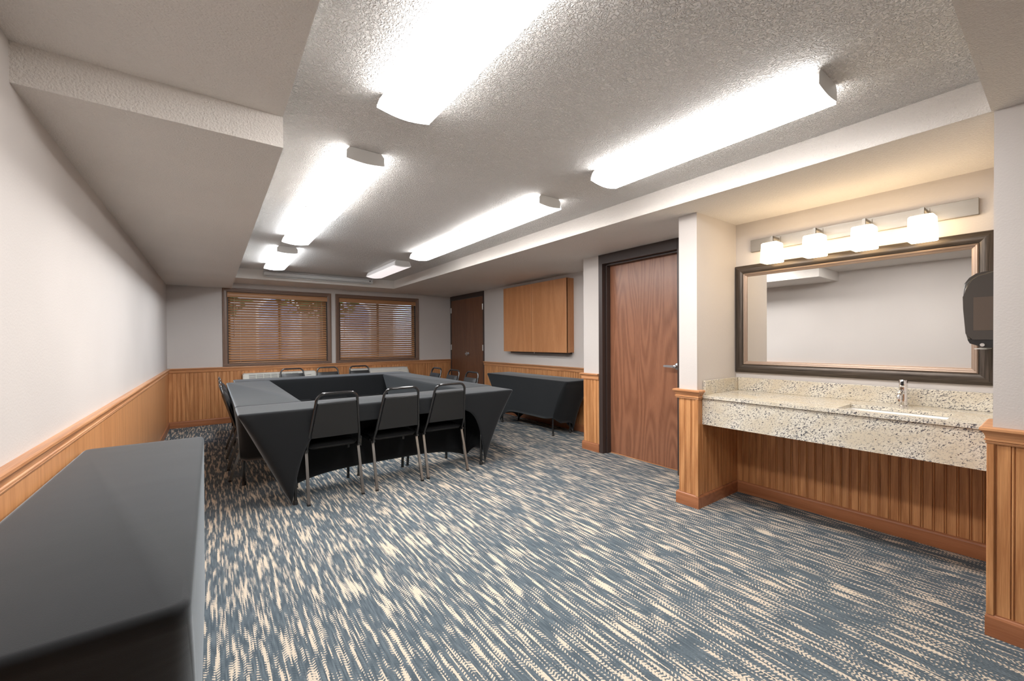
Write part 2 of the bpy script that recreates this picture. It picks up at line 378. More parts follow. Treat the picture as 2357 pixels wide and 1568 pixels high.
# chair rail and baseboard --------------------------------------------
RP = [(0, RAIL), (0.030, RAIL), (0.036, RAIL - 0.004), (0.037, RAIL - 0.013), (0.030, RAIL - 0.019), (0.024, RAIL - 0.027), (0.020, RAIL - 0.040), (0.019, RAIL - 0.048),
      (0.023, RAIL - 0.051), (0.023, RAIL - 0.056), (0.017, RAIL - 0.059), (0.020, RAIL - 0.063), (0.018, RAIL - 0.069), (0, RAIL - 0.069)]
BP = [(0, 0), (0.019, 0), (0.019, 0.080), (0.016, 0.088), (0.012, 0.092), (0.012, 0.097), (0, 0.097)]
def rail(i, path, ax, label): struct('trim_%d' % i, molding(RP, path), 'oak_rail_' + ax, label, 'chair rail')
rail(1, [(XL, YBACK), (XL, YB)], 'y', 'oak chair rail along the left wall')
rail(2, [(XL, YB), (XC, YB)], 'x', 'oak chair rail under the two windows')
rail(3, [(XC, CD0 - 0.03), (XC, YD)], 'y', 'oak chair rail below the wall cabinet')
rail(4, [(XC, YD), (XD, YD), (XD, DO1)], 'y', 'short oak chair rail piece left of the single door')
rail(5, [(XD, YP2), (XP, YP2), (XP, YP1), (XP + 0.048, YP1)], 'y', 'oak chair rail cap wrapping the wing wall')
rail(6, [(XP - 0.005, YQ), (XQ, YQ), (XQ, YBACK)], 'y', 'oak chair rail at the right edge beside the vanity')
def base(nm, path, ax, label): struct('baseboard_' + nm, molding(BP, path), 'base_' + ax, label, 'baseboard')
base('left', [(XL, YBACK), (XL, YB)], 'y', 'reddish oak baseboard along the left wall')
base('far', [(XL, YB), (XC, YB)], 'x', 'reddish oak baseboard under the windows')
base('right', [(XC, CD0 - 0.03), (XC, YD)], 'y', 'reddish oak baseboard behind the side table')
base('door', [(XC, YD), (XD, YD), (XD, DO1)], 'y', 'short reddish oak baseboard left of the single door')
base('wing', [(XD, YP2), (XP, YP2), (XP, YP1), (XR, YP1)], 'y', 'reddish oak baseboard wrapping the wing wall')
base('recess', [(XR, YP1), (XR, YQ)], 'y', 'reddish oak baseboard under the vanity counter')
base('near', [(XR, YQ), (XQ, YQ), (XQ, YBACK)], 'y', 'reddish oak baseboard at the right edge')

# ------------------------------------------------------------------ windows and blinds
for i, (x0, x1) in enumerate(WIN):
    side = ('left', 'right')[i]
    w = thing('window_%d' % (i + 1), '%s brown framed window behind wooden blinds' % side, 'window', ((x0 + x1) / 2, YB, WZ0), kind='structure')
    c = 0.062; o0, o1 = x0 - c, x1 + c; zb, zt_ = WZ0 - 0.037, WZ1 + c
    pf = [(0, 0), (0, 0.016), (0.008, 0.020), (0.020, 0.020), (0.026, 0.015), (0.050, 0.012), (c, 0.008), (c, 0)]      # (from outside edge, depth)
    bm = bmesh.new(); prism(bm, [(o0 + a, YB - b) for a, b in pf], 'z', zb, zt_); obj('casing', bm, 'casing_brown', w)
    bm = bmesh.new(); prism(bm, [(o1 - a, YB - b) for a, b in pf], 'z', zb, zt_); obj('casing', bm, 'casing_brown', w)
    bm = bmesh.new(); prism(bm, [(YB - b - 0.0005, zt_ - a) for a, b in pf], 'x', o0, o1); obj('casing', bm, 'casing_brown', w)
    obj('window_sill', B((o0, o1, YB - 0.022, YB + 0.10, zb, WZ0), bev=0.003), 'casing_brown', w)
    for b in ((x0, x0 + 0.012, YB + 0.0, YB + WT, WZ0, WZ1), (x1 - 0.012, x1, YB + 0.0, YB + WT, WZ0, WZ1), (x0, x1, YB + 0.0, YB + WT, WZ1 - 0.012, WZ1)):
        obj('jamb', B(b), 'window_dark', w)
    xm = (x0 + x1) / 2
    for a, b in ((x0 + 0.012, xm + 0.01), (xm - 0.01, x1 - 0.012)):
        yy = YB + 0.085 if a < xm - 0.2 else YB + 0.098
        fr = 0.032
        sa = obj('sash', B((a, a + fr, yy, yy + 0.012, WZ0, WZ1 - 0.012), (b - fr, b, yy, yy + 0.012, WZ0, WZ1 - 0.012), (a + fr, b - fr, yy, yy + 0.012, WZ0, WZ0 + fr), (a + fr, b - fr, yy, yy + 0.012, WZ1 - 0.012 - fr, WZ1 - 0.012)), 'window_dark', w)
        obj('pane', B((a + fr, b - fr, yy + 0.004, yy + 0.008, WZ0 + fr, WZ1 - 0.012 - fr)), 'glass', sa)
    # blind
    yb = YB + 0.035
    bl = thing('window_blind', 'brown wooden slat blind in the %s window' % side, 'blind', (xm, yb, WZ0), 'wooden blinds')
    bx0, bx1 = x0 + 0.014, x1 - 0.014
    bm = bmesh.new(); prism(bm, [(yb - 0.048, WZ1 - 0.085), (yb - 0.054, WZ1 - 0.07), (yb - 0.056, WZ1 - 0.04), (yb - 0.052, WZ1 - 0.016), (yb - 0.044, WZ1 - 0.006), (yb - 0.036, WZ1 - 0.006), (yb - 0.036, WZ1 - 0.085)], 'x', x0 + 0.003, x1 - 0.003)
    obj('valance', bm, 'blind_wood', bl, smooth=True)
    N = 25; zt0 = WZ1 - 0.105; zb0 = WZ0 + 0.052; pitch = (zt0 - zb0) / (N - 1); ang = math.radians(45)
    me = None
    for k in range(N):
        z = zt0 - pitch * k
        if me is None:
            bm = bmesh.new(); hw = 0.025; ct = math.cos(ang); sn = math.sin(ang); prof = []
            for s_, th in ((-1, 0.0014), (-0.33, 0.0026), (0.33, 0.0026), (1, 0.0014), (1, -0.0014), (0.33, 0.0), (-0.33, 0.0), (-1, -0.0014)):
                a = s_ * hw; prof.append((a * ct - th * sn, a * sn + th * ct))
            prism(bm, prof, 'x', -(bx1 - bx0) / 2, (bx1 - bx0) / 2); bmesh.ops.recalc_face_normals(bm, faces=bm.faces[:])
            me = bpy.data.meshes.new('slat'); bm.to_mesh(me); bm.free(); me.materials.append(MATS['blind_wood'])
        ob = bpy.data.objects.new('slat', me); COL.objects.link(ob); ob.parent = bl; ob.location = (0, random.uniform(-0.001, 0.001), z - WZ0)
    obj('bottom_rail', B((bx0, bx1, yb - 0.024, yb + 0.024, WZ0 + 0.004, WZ0 + 0.022), bev=0.004), 'blind_wood', bl)
    for fx in (0.11, 0.5, 0.89):
        bm = bmesh.new(); xx = bx0 + (bx1 - bx0) * fx
        for yo in (-0.027, 0.027): tube(bm, [(xx, yb + yo, WZ0 + 0.02), (xx, yb + yo, WZ1 - 0.08)], 0.0008, 5)
        obj('ladder_cord', bm, 'wire_cream', bl)
    bm = bmesh.new(); tube(bm, [(bx0 + 0.075, yb - 0.034, WZ1 - 0.085), (bx0 + 0.078, yb - 0.036, WZ0 + 0.41)], 0.004, 6); obj('tilt_wand', bm, 'blind_wood', bl)
    bm = bmesh.new(); tube(bm, [(bx1 - 0.075, yb - 0.034, WZ1 - 0.085), (bx1 - 0.072, yb - 0.035, WZ0 + 0.42)], 0.0012, 5); cd = obj('pull_cord', bm, 'wire_cream', bl)
    bm = bmesh.new(); lathe(bm, [(0.002, 0.03), (0.008, 0.018), (0.010, 0.004), (0.006, 0.0)], (bx1 - 0.072, yb - 0.035, WZ0 + 0.395), 10); obj('tassel', bm, 'blind_wood', cd, smooth=True)
bm = B((1.727, 1.798, YB - 0.006, YB, 1.712, 1.720)); tag(obj('cable_cover', bm, 'wire_cream'), 'thin cream cable strip on wall between the windows', 'cable')

# ------------------------------------------------------------------ outdoors seen through the slats
struct('ground_outside', B((-25, 30, YB + 0.3, 45, -0.35, -0.15)), 'lawn', 'green lawn outside the windows', 'lawn')
bd = thing('building', 'pale building with windows tinted as reflected sky seen between the slats', 'building', (4, 20, -0.15))
obj('wall', B((-6, 14, 20, 26, -0.15, 5.2)), 'outdoor_stucco', bd); obj('roof', B((-6.6, 14.6, 19.4, 26.6, 5.2, 5.5)), 'outdoor_trim', bd)
for wx in (-4.2, -1.2, 1.6, 4.6, 7.4, 10.4):
    pts = [(wx, 0.6), (wx + 1.5, 0.6), (wx + 1.5, 2.7), (wx + 1.15, 3.05), (wx + 0.75, 3.15), (wx + 0.35, 3.05), (wx, 2.7)]
    bm = bmesh.new(); prism(bm, [(a + (0.1 if a > wx + .75 else -0.1 if a < wx + .75 else 0), z + (0.1 if z > 1 else -0.1)) for a, z in pts], 'y', 19.93, 20.0); wo_ = obj('window_surround', bm, 'white_enamel', bd)
    bm = bmesh.new(); prism(bm, pts, 'y', 19.90, 19.95); obj('pane', bm, 'sky_reflect_glass', wo_)
def tree(x, y, h, r, label):
    t = thing('tree', label, 'tree', (x, y, -0.15), 'trees outside')
    bm = bmesh.new(); tube(bm, [(x, y, -0.15), (x + 0.1, y, h * 0.35), (x, y + 0.1, h * 0.6)], 0.13, 8); obj('trunk', bm, 'bark', t)
    bm = bmesh.new()
    for k in range(1500):
        a, b = random.uniform(0, 2 * PI), random.uniform(-1, 1); q = r * random.random() ** 0.4; s = math.sqrt(1 - b * b)
        c = Vector((x + q * s * math.cos(a), y + q * s * math.sin(a), h * 0.68 + q * b * 0.85))
        u = Vector((random.gauss(0, 1), random.gauss(0, 1), random.gauss(0, 1))).normalized() * 0.13; v = u.orthogonal().normalized() * 0.09
        bm.faces.new([bm.verts.new(c + i) for i in (u, v, -u, -v)])
    obj('foliage', bm, 'leaves', t)
tree(-0.6, 13.5, 4.6, 1.7, 'leafy tree outside the left window, left side'); tree(3.1, 15.5, 5.4, 1.9, 'leafy tree outside near the middle of the windows'); tree(7.6, 14.0, 4.8, 1.8, 'leafy tree outside the right window')

# ------------------------------------------------------------------ air conditioners below the windows
def ac(x0, x1, label, rounded):
    yf = YB - 0.24; zt1 = 0.768; t = thing('air_conditioner', label, 'air conditioner', ((x0 + x1) / 2, YB - 0.12, 0.0), 'wall air conditioners')
    bm = bmesh.new()
    prof = [(YB - 0.012, 0.10), (yf, 0.10), (yf, zt1 - 0.11), (yf + 0.008, zt1 - 0.095), (yf + 0.062, zt1 - 0.008), (yf + 0.078, zt1), (YB - 0.012, zt1)]
    if rounded: prof = [(YB - 0.012, 0.10), (yf, 0.10), (yf, zt1 - 0.12)] + [(yf + 0.11 - 0.11 * math.cos(a), zt1 - 0.12 + 0.12 * math.sin(a)) for a in [PI / 2 * i / 6 for i in range(1, 7)]] + [(YB - 0.012, zt1)]
    prism(bm, prof, 'x', x0, x1); bmesh.ops.bevel(bm, geom=[e for e in bm.edges if abs(e.verts[0].co.x - e.verts[1].co.x) < 1e-5], offset=0.012 if not rounded else 0.03, segments=3, affect='EDGES')
    obj('housing', bm, 'ac_plastic', t, smooth=True)
    # slanted grille: local frame along the slope
    a0 = Vector((0, yf + 0.008, zt1 - 0.095)); a1 = Vector((0, yf + 0.062, zt1 - 0.008))
    if rounded: a0 = Vector((0, yf + 0.012, zt1 - 0.07)); a1 = Vector((0, yf + 0.068, zt1 - 0.012))
    d = (a1 - a0).normalized(); nrm = Vector((0, -d.z, d.y))
    gx0, gx1 = x0 + 0.075, x1 - 0.27
    def slab(bm, xa, xb, s0, s1, h0, h1):
        q = [a0 + d * s0 + nrm * h0, a0 + d * s1 + nrm * h0, a0 + d * s1 + nrm * h1, a0 + d * s0 + nrm * h1]
        prism(bm, [(v.y, v.z) for v in q], 'x', xa, xb)
    Ls = (a1 - a0).length
    bm = bmesh.new(); slab(bm, gx0, gx1, 0.008, Ls - 0.006, -0.004, 0.0012); gr = obj('grille', bm, 'ac_dark', t)
    for k in range(6):
        s = 0.012 + (Ls - 0.026) * k / 5; bm = bmesh.new(); slab(bm, gx0, gx1, s, s + 0.006, 0.0, 0.005); obj('louvre', bm, 'ac_plastic', gr)
    for k in range(8):
        xx = gx0 + (gx1 - gx0) * k / 7; bm = bmesh.new(); slab(bm, xx - 0.004, xx + 0.004, 0.008, Ls - 0.006, 0.0, 0.006); obj('divider', bm, 'ac_plastic', gr)
    bm = bmesh.new(); slab(bm, gx1 + 0.03, x1 - 0.03, 0.01, Ls - 0.004, 0.0, 0.005); ld = obj('control_lid', bm, 'ac_plastic', t)
    bm = bmesh.new(); tube(bm, [tuple(Vector((gx1 + 0.06 + 0.13 * u, 0, 0)) + a0 + d * (0.028 + 0.014 * math.sin(u * PI / 2)) + nrm * 0.006) for u in (0, .25, .5, .75, 1)], 0.004, 6); obj('lid_grip', bm, 'ac_dark', ld)
ac(0.390, 1.437, 'white air conditioner with slanted grille under the left window', False)
ac(2.022, 3.085, 'white air conditioner with rounded top under the right window', True)

# ------------------------------------------------------------------ doors
def lever(parent, x, y, z, dirx, diry, ln=0.115, mat='satin_metal'):
    """lever set on a door whose face looks to -X; lever runs towards diry"""
    bm = bmesh.new(); lathe(bm, [(0.034, 0.0), (0.034, -0.006), (0.028, -0.012), (0.018, -0.014)], (x, y, z), 28, 'x'); h = obj('handle', bm, mat, parent, smooth=True)
    bm = bmesh.new(); lathe(bm, [(0.012, -0.012), (0.012, -0.050), (0.015, -0.052), (0.015, -0.066), (0.012, -0.068)], (x, y, z), 20, 'x'); obj('spindle', bm, mat, h, smooth=True)
    bm = bmesh.new(); pts = [(y - 0.006 * diry, z + 0.012), (y + ln * diry, z + 0.011), (y + (ln + 0.004) * diry, z), (y + ln * diry, z - 0.008), (y - 0.006 * diry, z - 0.012)]
    prism(bm, pts, 'x', x - 0.066, x - 0.054); bmesh.ops.bevel(bm, geom=bm.edges[:], offset=0.003, segments=2, affect='EDGES'); obj('lever', bm, mat, h, smooth=True)
d1 = thing('door_1', 'reddish brown wood grained single door in a dark frame', 'door', (XD, (DO0 + DO1) / 2, 0), kind='structure')
I0, I1, HZ = 2.160, 3.060, 2.092
for a, b, lab in ((DO0, I0, 0), (I1, DO1, 1)):
    s = 1 if lab else -1; inn = I1 if lab else I0
    y0, y1 = (a, b)
    obj('door_frame', B((XD - 0.012, XD + WT, y0, y1, 0, ZS - 0.002), bev=0.002), 'frame_brown', d1)
    obj('door_stop', B((XD + 0.045, XD + 0.105, *( (inn - 0.016, inn) if lab else (inn, inn + 0.016)), 0, HZ), bev=0.002), 'frame_brown', d1)
obj('door_frame', B((XD - 0.0125, XD + WT, I0, I1, HZ, ZS - 0.002), bev=0.002), 'frame_brown', d1)
obj('door_stop', B((XD + 0.045, XD + 0.105, I0, I1, HZ - 0.016, HZ), bev=0.002), 'frame_brown', d1)
sl = obj('door_slab', B((XD + 0.106, XD + 0.150, I0 - 0.01, I1 + 0.01, 0.008, HZ + 0.01)), 'door_wood', d1)
lever(sl, XD + 0.106, 2.225, 1.000, -1, 1)
obj('threshold', B((XD + 0.10, XD + 0.13, I0, I1, 0, 0.006)), 'oak_rail_y', d1)

d2 = thing('door_2', 'dark brown double closet doors in the far right corner', 'door', (XC, (CD0 + CD1) / 2, 0), kind='structure')
obj('door_frame', B((XC - 0.010, XC + WT, CD0 - 0.03, CD0 + 0.012, 0, 2.192), bev=0.002), 'frame_brown', d2)
obj('door_frame', B((XC - 0.010, XC + WT, CD1 - 0.012, CD1 + 0.028, 0, 2.192), bev=0.002), 'frame_brown', d2)
obj('door_frame', B((XC - 0.0105, XC + WT, CD0 + 0.012, CD1 - 0.012, 2.105, 2.192), bev=0.002), 'frame_brown', d2)
ym = (CD0 + CD1) / 2
for a, b, hy in ((CD0 + 0.014, ym - 0.0025, CD0 + 0.012), (ym + 0.0025, CD1 - 0.014, CD1 - 0.012)):
    ds = obj('door_leaf', B((XC - 0.004, XC + 0.036, a, b, 0.01, 2.100), bev=0.002), 'closet_wood', d2)
    for hz in (0.28, 1.13, 1.90):
        bm = bmesh.new(); tube(bm, [(XC - 0.012, hy, hz - 0.055), (XC - 0.012, hy, hz + 0.055)], 0.008, 10); box(bm, XC - 0.014, XC - 0.006, hy - 0.014, hy + 0.014, hz - 0.055, hz + 0.055); obj('hinge', bm, 'hinge_steel', ds)
    if a < ym - 0.3: lever(ds, XC - 0.004, ym - 0.07, 1.005, -1, -1, 0.09); 
obj('latch_plate', B((XC - 0.008, XC - 0.003, ym - 0.014, ym + 0.014, 0.965, 1.045)), 'hinge_steel', d2)

# ------------------------------------------------------------------ oak wall cabinet
cy0, cy1, cz0, cz1 = 4.132, 5.648, 1.083, 2.127; xf = 3.966
t = thing('wall_cabinet', 'oak wall cabinet with two flat doors on the right wall', 'cabinet', (XC, (cy0 + cy1) / 2, cz0))
obj('body', B((4.036, XC, cy0 + 0.0, cy1, cz0 + 0.004, cz1), bev=0.0008), 'cabinet_oak', t)
obj('rail', B((4.00, XC, cy0 + 0.04, cy1 - 0.15, cz0 - 0.022, cz0 + 0.004)), 'frame_brown', t)
ym = 4.903
for a, b in ((cy0, ym - 0.003), (ym + 0.003, cy1)):
    dr = obj('door', B((xf, 4.0352, a, b, cz0, cz1), bev=0.0012), 'cabinet_oak', t)
    s = 0.026
    obj('edge_strip', B((xf - 0.003, xf + 0.02, *((b - s, b) if a == cy0 else (a, a + s)), cz0, cz1), bev=0.003), 'cabinet_oak', dr)
obj('edge_strip', B((xf - 0.003, xf + 0.02, cy0, cy0 + 0.028, cz0, cz1), bev=0.003), 'cabinet_oak', t)
bm = bmesh.new(); lathe(bm, [(0.006, 0.0), (0.006, -0.012)], (3.985, ym - 0.04, cz0 - 0.006), 12); obj('lock', bm, 'hinge_steel', t)

# ------------------------------------------------------------------ vanity
CZ = 0.841; cxf = 2.955
t = thing('vanity_counter', 'speckled cream granite vanity counter with deep front apron', 'counter', ((cxf + XR) / 2, (YP1 + YQ) / 2, 0.62))
SX0, SX1, SY0, SY1 = 3.000, 3.265, 0.375, 0.828
bm = B((cxf - 0.012, SX0, YQ + 0.002, YP1 - 0.002, CZ - 0.022, CZ), (SX1, XR - 0.002, YQ + 0.002, YP1 - 0.002, CZ - 0.022, CZ), (SX0, SX1, YQ + 0.002, SY0, CZ - 0.022, CZ), (SX0, SX1, SY1, YP1 - 0.002, CZ - 0.022, CZ))
bmesh.ops.remove_doubles(bm, verts=bm.verts[:], dist=1e-5)
obj('countertop', bm, 'granite', t)
obj('apron', B((cxf, cxf + 0.022, YQ + 0.016, YP1 - 0.012, 0.622, CZ - 0.022)), 'granite', t)
obj('backsplash', B((XR - 0.024, XR - 0.002, YQ + 0.002, YP1 - 0.026, CZ, CZ + 0.104), bev=0.002), 'granite', t)
obj('side_splash', B((cxf + 0.03, XR - 0.002, YP1 - 0.024, YP1 - 0.002, CZ, CZ + 0.104), bev=0.002), 'granite', t)
bm = bmesh.new(); ring = []
for z, s in ((CZ - 0.0225, -0.012), (CZ - 0.0235, -0.003), (CZ - 0.08, 0.004), (CZ - 0.135, 0.03), (CZ - 0.145, 0.06)):
    r = []
    x0, x1, y0, y1 = SX0 + s, SX1 - s, SY0 + s, SY1 - s; rr = 0.03
    for cxx, cyy, a0 in ((x1 - rr, y1 - rr, 0), (x0 + rr, y1 - rr, 1), (x0 + rr, y0 + rr, 2), (x1 - rr, y0 + rr, 3)):
        for k in range(5): a = (a0 + k / 4) * PI / 2; r.append(bm.verts.new((cxx + rr * math.cos(a), cyy + rr * math.sin(a), z)))
    ring.append(r)
for a, b in zip(ring, ring[1:]):
    for j in range(len(a)): bm.faces.new((a[j], a[(j + 1) % len(a)], b[(j + 1) % len(a)], b[j]))
bm.faces.new(ring[-1])
sk_ = thing('sink', 'white rectangular undermount sink set in the granite counter', 'sink', (3.15, 0.605, CZ - 0.15))
obj('basin', bm, 'white_porcelain', sk_, smooth=True)
bm = bmesh.new(); lathe(bm, [(0.022, CZ - 0.145), (0.022, CZ - 0.142), (0.008, CZ - 0.143)], (3.15, 0.605, 0), 20); obj('drain', bm, 'chrome', sk_, smooth=True)
fx, fy = 3.385, 0.606
t = thing('faucet', 'chrome single hole faucet behind the sink', 'faucet', (fx, fy, CZ))
bm = bmesh.new(); lathe(bm, [(0.027, CZ), (0.027, CZ + 0.004), (0.021, CZ + 0.008), (0.020, CZ + 0.05), (0.0195, CZ + 0.118)], (fx, fy, 0), 28); obj('body', bm, 'chrome', t, smooth=True)
bm = bmesh.new(); lathe(bm, [(0.0195, CZ + 0.120), (0.0205, CZ + 0.123), (0.0205, CZ + 0.158), (0.018, CZ + 0.162)], (fx, fy, 0), 28); kn = obj('knob', bm, 'chrome', t, smooth=True)
obj('knob_mark', B((fx - 0.0215, fx - 0.019, fy - 0.006, fy + 0.006, CZ + 0.128, CZ + 0.152)), 'dark_plastic', kn)
bm = bmesh.new(); tube(bm, [(fx - 0.012, fy, CZ + 0.085)] + [(fx - 0.055 - 0.045 * math.sin(a), fy, CZ + 0.062 + 0.030 * math.cos(a)) for a in [PI / 2 * i / 6 for i in range(7)]] + [(fx - 0.100, fy, CZ + 0.045)], 0.0125, 14); sp = obj('spout', bm, 'chrome', t, smooth=True)
bm = bmesh.new(); lathe(bm, [(0.014, CZ + 0.040), (0.014, CZ + 0.050), (0.012, CZ + 0.052)], (fx - 0.100, fy, 0), 18); obj('aerator', bm, 'chrome', sp, smooth=True)

# mirror
my0, my1, mz0, mz1 = YQ + 0.052, YP1 - 0.002, 0.987, 1.850
t = thing('wall_mirror', 'wide framed mirror with dark brushed frame above the counter', 'mirror', (XR, (my0 + my1) / 2, mz0))
fwid = 0.092
pr = [(0.0, 0.0), (0.0, 0.016), (0.010, 0.026), (0.030, 0.033), (0.050, 0.030), (0.062, 0.022), (0.064, 0.012), (0.064, 0.0)]          # dark outer frame (in from edge, depth)
pb = [(0.064, 0.0), (0.064, 0.022), (0.070, 0.027), (0.077, 0.025), (0.079, 0.019), (0.085, 0.018), (fwid, 0.012), (fwid, 0.0)]     # copper inner bead
def mside(prof, which, mat, nm):
    bm = bmesh.new(); A = []; Bv = []
    for i, dpt in prof:
        x = XR - 0.001 - dpt
        a, b = {'top': ((my0 + i, mz1 - i), (my1 - i, mz1 - i)), 'bottom': ((my0 + i, mz0 + i), (my1 - i, mz0 + i)), 'l': ((my1 - i, mz0 + i), (my1 - i, mz1 - i)), 'r': ((my0 + i, mz0 + i), (my0 + i, mz1 - i))}[which]
        A.append(bm.verts.new((x, *a))); Bv.append(bm.verts.new((x, *b)))
    k = len(A)
    for j in range(k): bm.faces.new((A[j], A[(j + 1) % k], Bv[(j + 1) % k], Bv[j]))
    bm.faces.new(A[::-1]); bm.faces.new(Bv); return obj(nm, bm, mat, t, smooth=True)
for wch in ('top', 'bottom', 'l', 'r'):
    mside(pr, wch, 'pewter_h' if wch in ('top', 'bottom') else 'pewter_v', 'frame'); mside(pb, wch, 'copper_bead', 'inner_bead')
obj('mirror_glass', B((XR - 0.010, XR - 0.002, my0 + 0.085, my1 - 0.085, mz0 + 0.085, mz1 - 0.085)), 'mirror_glass', t)

# vanity light
MATS['shade_glow'] = emit('shade_glow', (1.0, 0.76, 0.47), SHADE)
t = thing('vanity_light', 'brushed nickel vanity light bar with four glowing glass shades', 'lamp', (XR, 0.916, 1.945))
obj('backplate', B((XR - 0.026, XR, 0.312, 1.520, 1.948, 2.042), bev=0.002), 'brushed_nickel', t)
for sy in (1.320, 1.053, 0.787, 0.521):
    bm = B((XR - 0.145, XR - 0.024, sy - 0.008, sy + 0.008, 2.002, 2.018), (XR - 0.149, XR - 0.133, sy - 0.008, sy + 0.008, 1.968, 2.018), (XR - 0.032, XR - 0.024, sy - 0.014, sy + 0.014, 1.985, 2.030)); ar = obj('arm', bm, 'brushed_nickel', t)
    obj('shade_holder', B((XR - 0.163, XR - 0.119, sy - 0.022, sy + 0.022, 1.968, 1.976)), 'brushed_nickel', ar)
    bm = bmesh.new(); w0, w1 = 0.055, 0.060
    prism(bm, [(0, 0), (1, 0), (1, 1), (0, 1)], 'z', 0, 1); bm.free()
    bm = bmesh.new(); r = []
    for z, w in ((1.822, w1 - 0.004), (1.826, w1), (1.960, w0), (1.967, w0 - 0.006)):
        ring = []
        for cxx, cyy, a0 in ((1, 1, 0), (-1, 1, 1), (-1, -1, 2), (1, -1, 3)):
            for k in range(4): a = (a0 + k / 3) * PI / 2; ring.append(bm.verts.new((XR - 0.141 + cxx * (w - 0.010) + 0.010 * math.cos(a), sy + cyy * (w - 0.010) + 0.010 * math.sin(a), z)))
        r.append(ring)
    for a, b in zip(r, r[1:]):
        for j in range(16): bm.faces.new((a[j], a[(j + 1) % 16], b[(j + 1) % 16], b[j]))
    bm.faces.new(r[0][::-1]); bm.faces.new(r[-1]); obj('shade', bm, 'shade_glow', t, smooth=True)

# paper towel dispenser on the side of the recess
t = thing('towel_dispenser', 'smoky brown paper towel dispenser beside the mirror', 'dispenser', (3.2, YQ, 1.20))
pts = [(YQ, 1.582), (0.262, 1.580), (0.284, 1.575), (0.308, 1.556), (0.324, 1.528), (0.328, 1.46), (0.3265, 1.40), (0.318, 1.275), (0.312, 1.245), (YQ, 1.245)]
bm = bmesh.new(); prism(bm, pts, 'x', 3.06, 3.34); bmesh.ops.bevel(bm, geom=[e for e in bm.edges if abs(e.verts[0].co.x - e.verts[1].co.x) < 1e-5 and min(e.verts[0].co.y, e.verts[1].co.y) > YQ + 0.01], offset=0.018, segments=3, affect='EDGES'); cv = obj('cover', bm, 'smoke_plastic', t, smooth=True)
bm = bmesh.new(); prism(bm, [(YQ, 1.245), (0.312, 1.245), (0.304, 1.226), (0.262, 1.208), (YQ, 1.203)], 'x', 3.064, 3.336); ba = obj('base', bm, 'dark_plastic', t, smooth=True)
bm = bmesh.new(); lathe(bm, [(0.008, -0.006), (0.008, 0.0)], (3.062, 0.262, 1.219), 14, 'x'); obj('lock', bm, 'hinge_steel', ba)
obj('paper_tongue', B((3.09, 3.31, 0.250, 0.292, 1.197, 1.2005)), 'paper', t)
obj('side_window', B((3.0585, 3.0600, YQ + 0.004, 0.292, 1.29, 1.455), bev=0.0006), 'smoke_window', cv)

# ------------------------------------------------------------------ ceiling strip lights
def strip(xc, y0, y1, label, s, c):
    t = thing('strip_light', label, 'ceiling light', (xc, (y0 + y1) / 2, ZT), 'ceiling strip lights')
    mn = 'diffuser_%d' % len(MATS); MATS[mn] = emit(mn, c, TUBE * s)
    hw = 0.121
    obj('pan', B((xc - 0.085, xc + 0.085, y0 + 0.012, y1 - 0.012, ZT - 0.020, ZT)), 'white_enamel', t)
    outer = [(-0.092, -0.010), (-0.108, -0.030), (-0.119, -0.060), (-hw, -0.072)] + [(-hw + 2 * hw * k / 10, -0.072 - 0.016 * math.sin(PI * k / 10)) for k in range(1, 10)] + [(hw, -0.072), (0.119, -0.060), (0.108, -0.030), (0.092, -0.010)]
    bm = bmesh.new(); prism(bm, [(xc + a, ZT + b) for a, b in outer], 'y', y0 + 0.008, y1 - 0.008); df = obj('diffuser', bm, mn, t, smooth=True)
    ms = mn + '_side'; df.data.materials.append(emit(ms, c, TUBE * s * 0.25))          # prismatic sides let out less light than the lens
    for f in df.data.polygons:
        if f.normal.z > -0.25: f.material_index = 1
    cap = [(-0.088, -0.002), (-0.104, -0.022), (-0.106, -0.066)] + [(-0.106 + 0.212 * k / 8, -0.068 - 0.010 * math.sin(PI * k / 8)) for k in range(0, 9)] + [(0.106, -0.066), (0.104, -0.022), (0.088, -0.002)]
    bm = bmesh.new(); prism(bm, [(xc + a * 1.02, ZT - 0.001 + (b + 0.001) * 1.03) for a, b in outer], 'y', y1 - 0.008, y1 - 0.001); obj('end_rim', bm, 'white_enamel', t)
    for ya, yb_ in ((y0, y0 + 0.010), (y1 - 0.010, y1)):
        bm = bmesh.new(); prism(bm, [(xc + a, ZT + b) for a, b in cap], 'y', ya, yb_); obj('end_cap', bm, 'white_enamel', t)
NEU, COOL, PINK = (1.0, 0.975, 0.95), (0.93, 0.97, 1.0), (1.0, 0.93, 0.93)
strip(0.710, 0.57, 1.785, 'bright strip light nearest the camera in the left row', 1.0, NEU)
strip(0.718, 2.365, 3.62, 'bright strip light second from camera in the left row', 1.0, NEU)
strip(0.704, 3.622, 4.70, 'strip light third from camera in the left row', 0.85, COOL)
strip(0.708, 5.25, 6.50, 'strip light nearest the projection screen in the left row', 1.0, COOL)
strip(2.070, 0.60, 1.81, 'bright strip light nearest the vanity in the right row', 1.0, NEU)
strip(2.072, 2.33, 3.56, 'strip light second from the vanity in the right row', 0.8, NEU)
strip(2.074, 3.562, 4.76, 'strip light third from the vanity in the right row', 0.6, NEU)
strip(2.078, 5.30, 6.50, 'dim strip light at far end of the right row', 0.026, PINK)

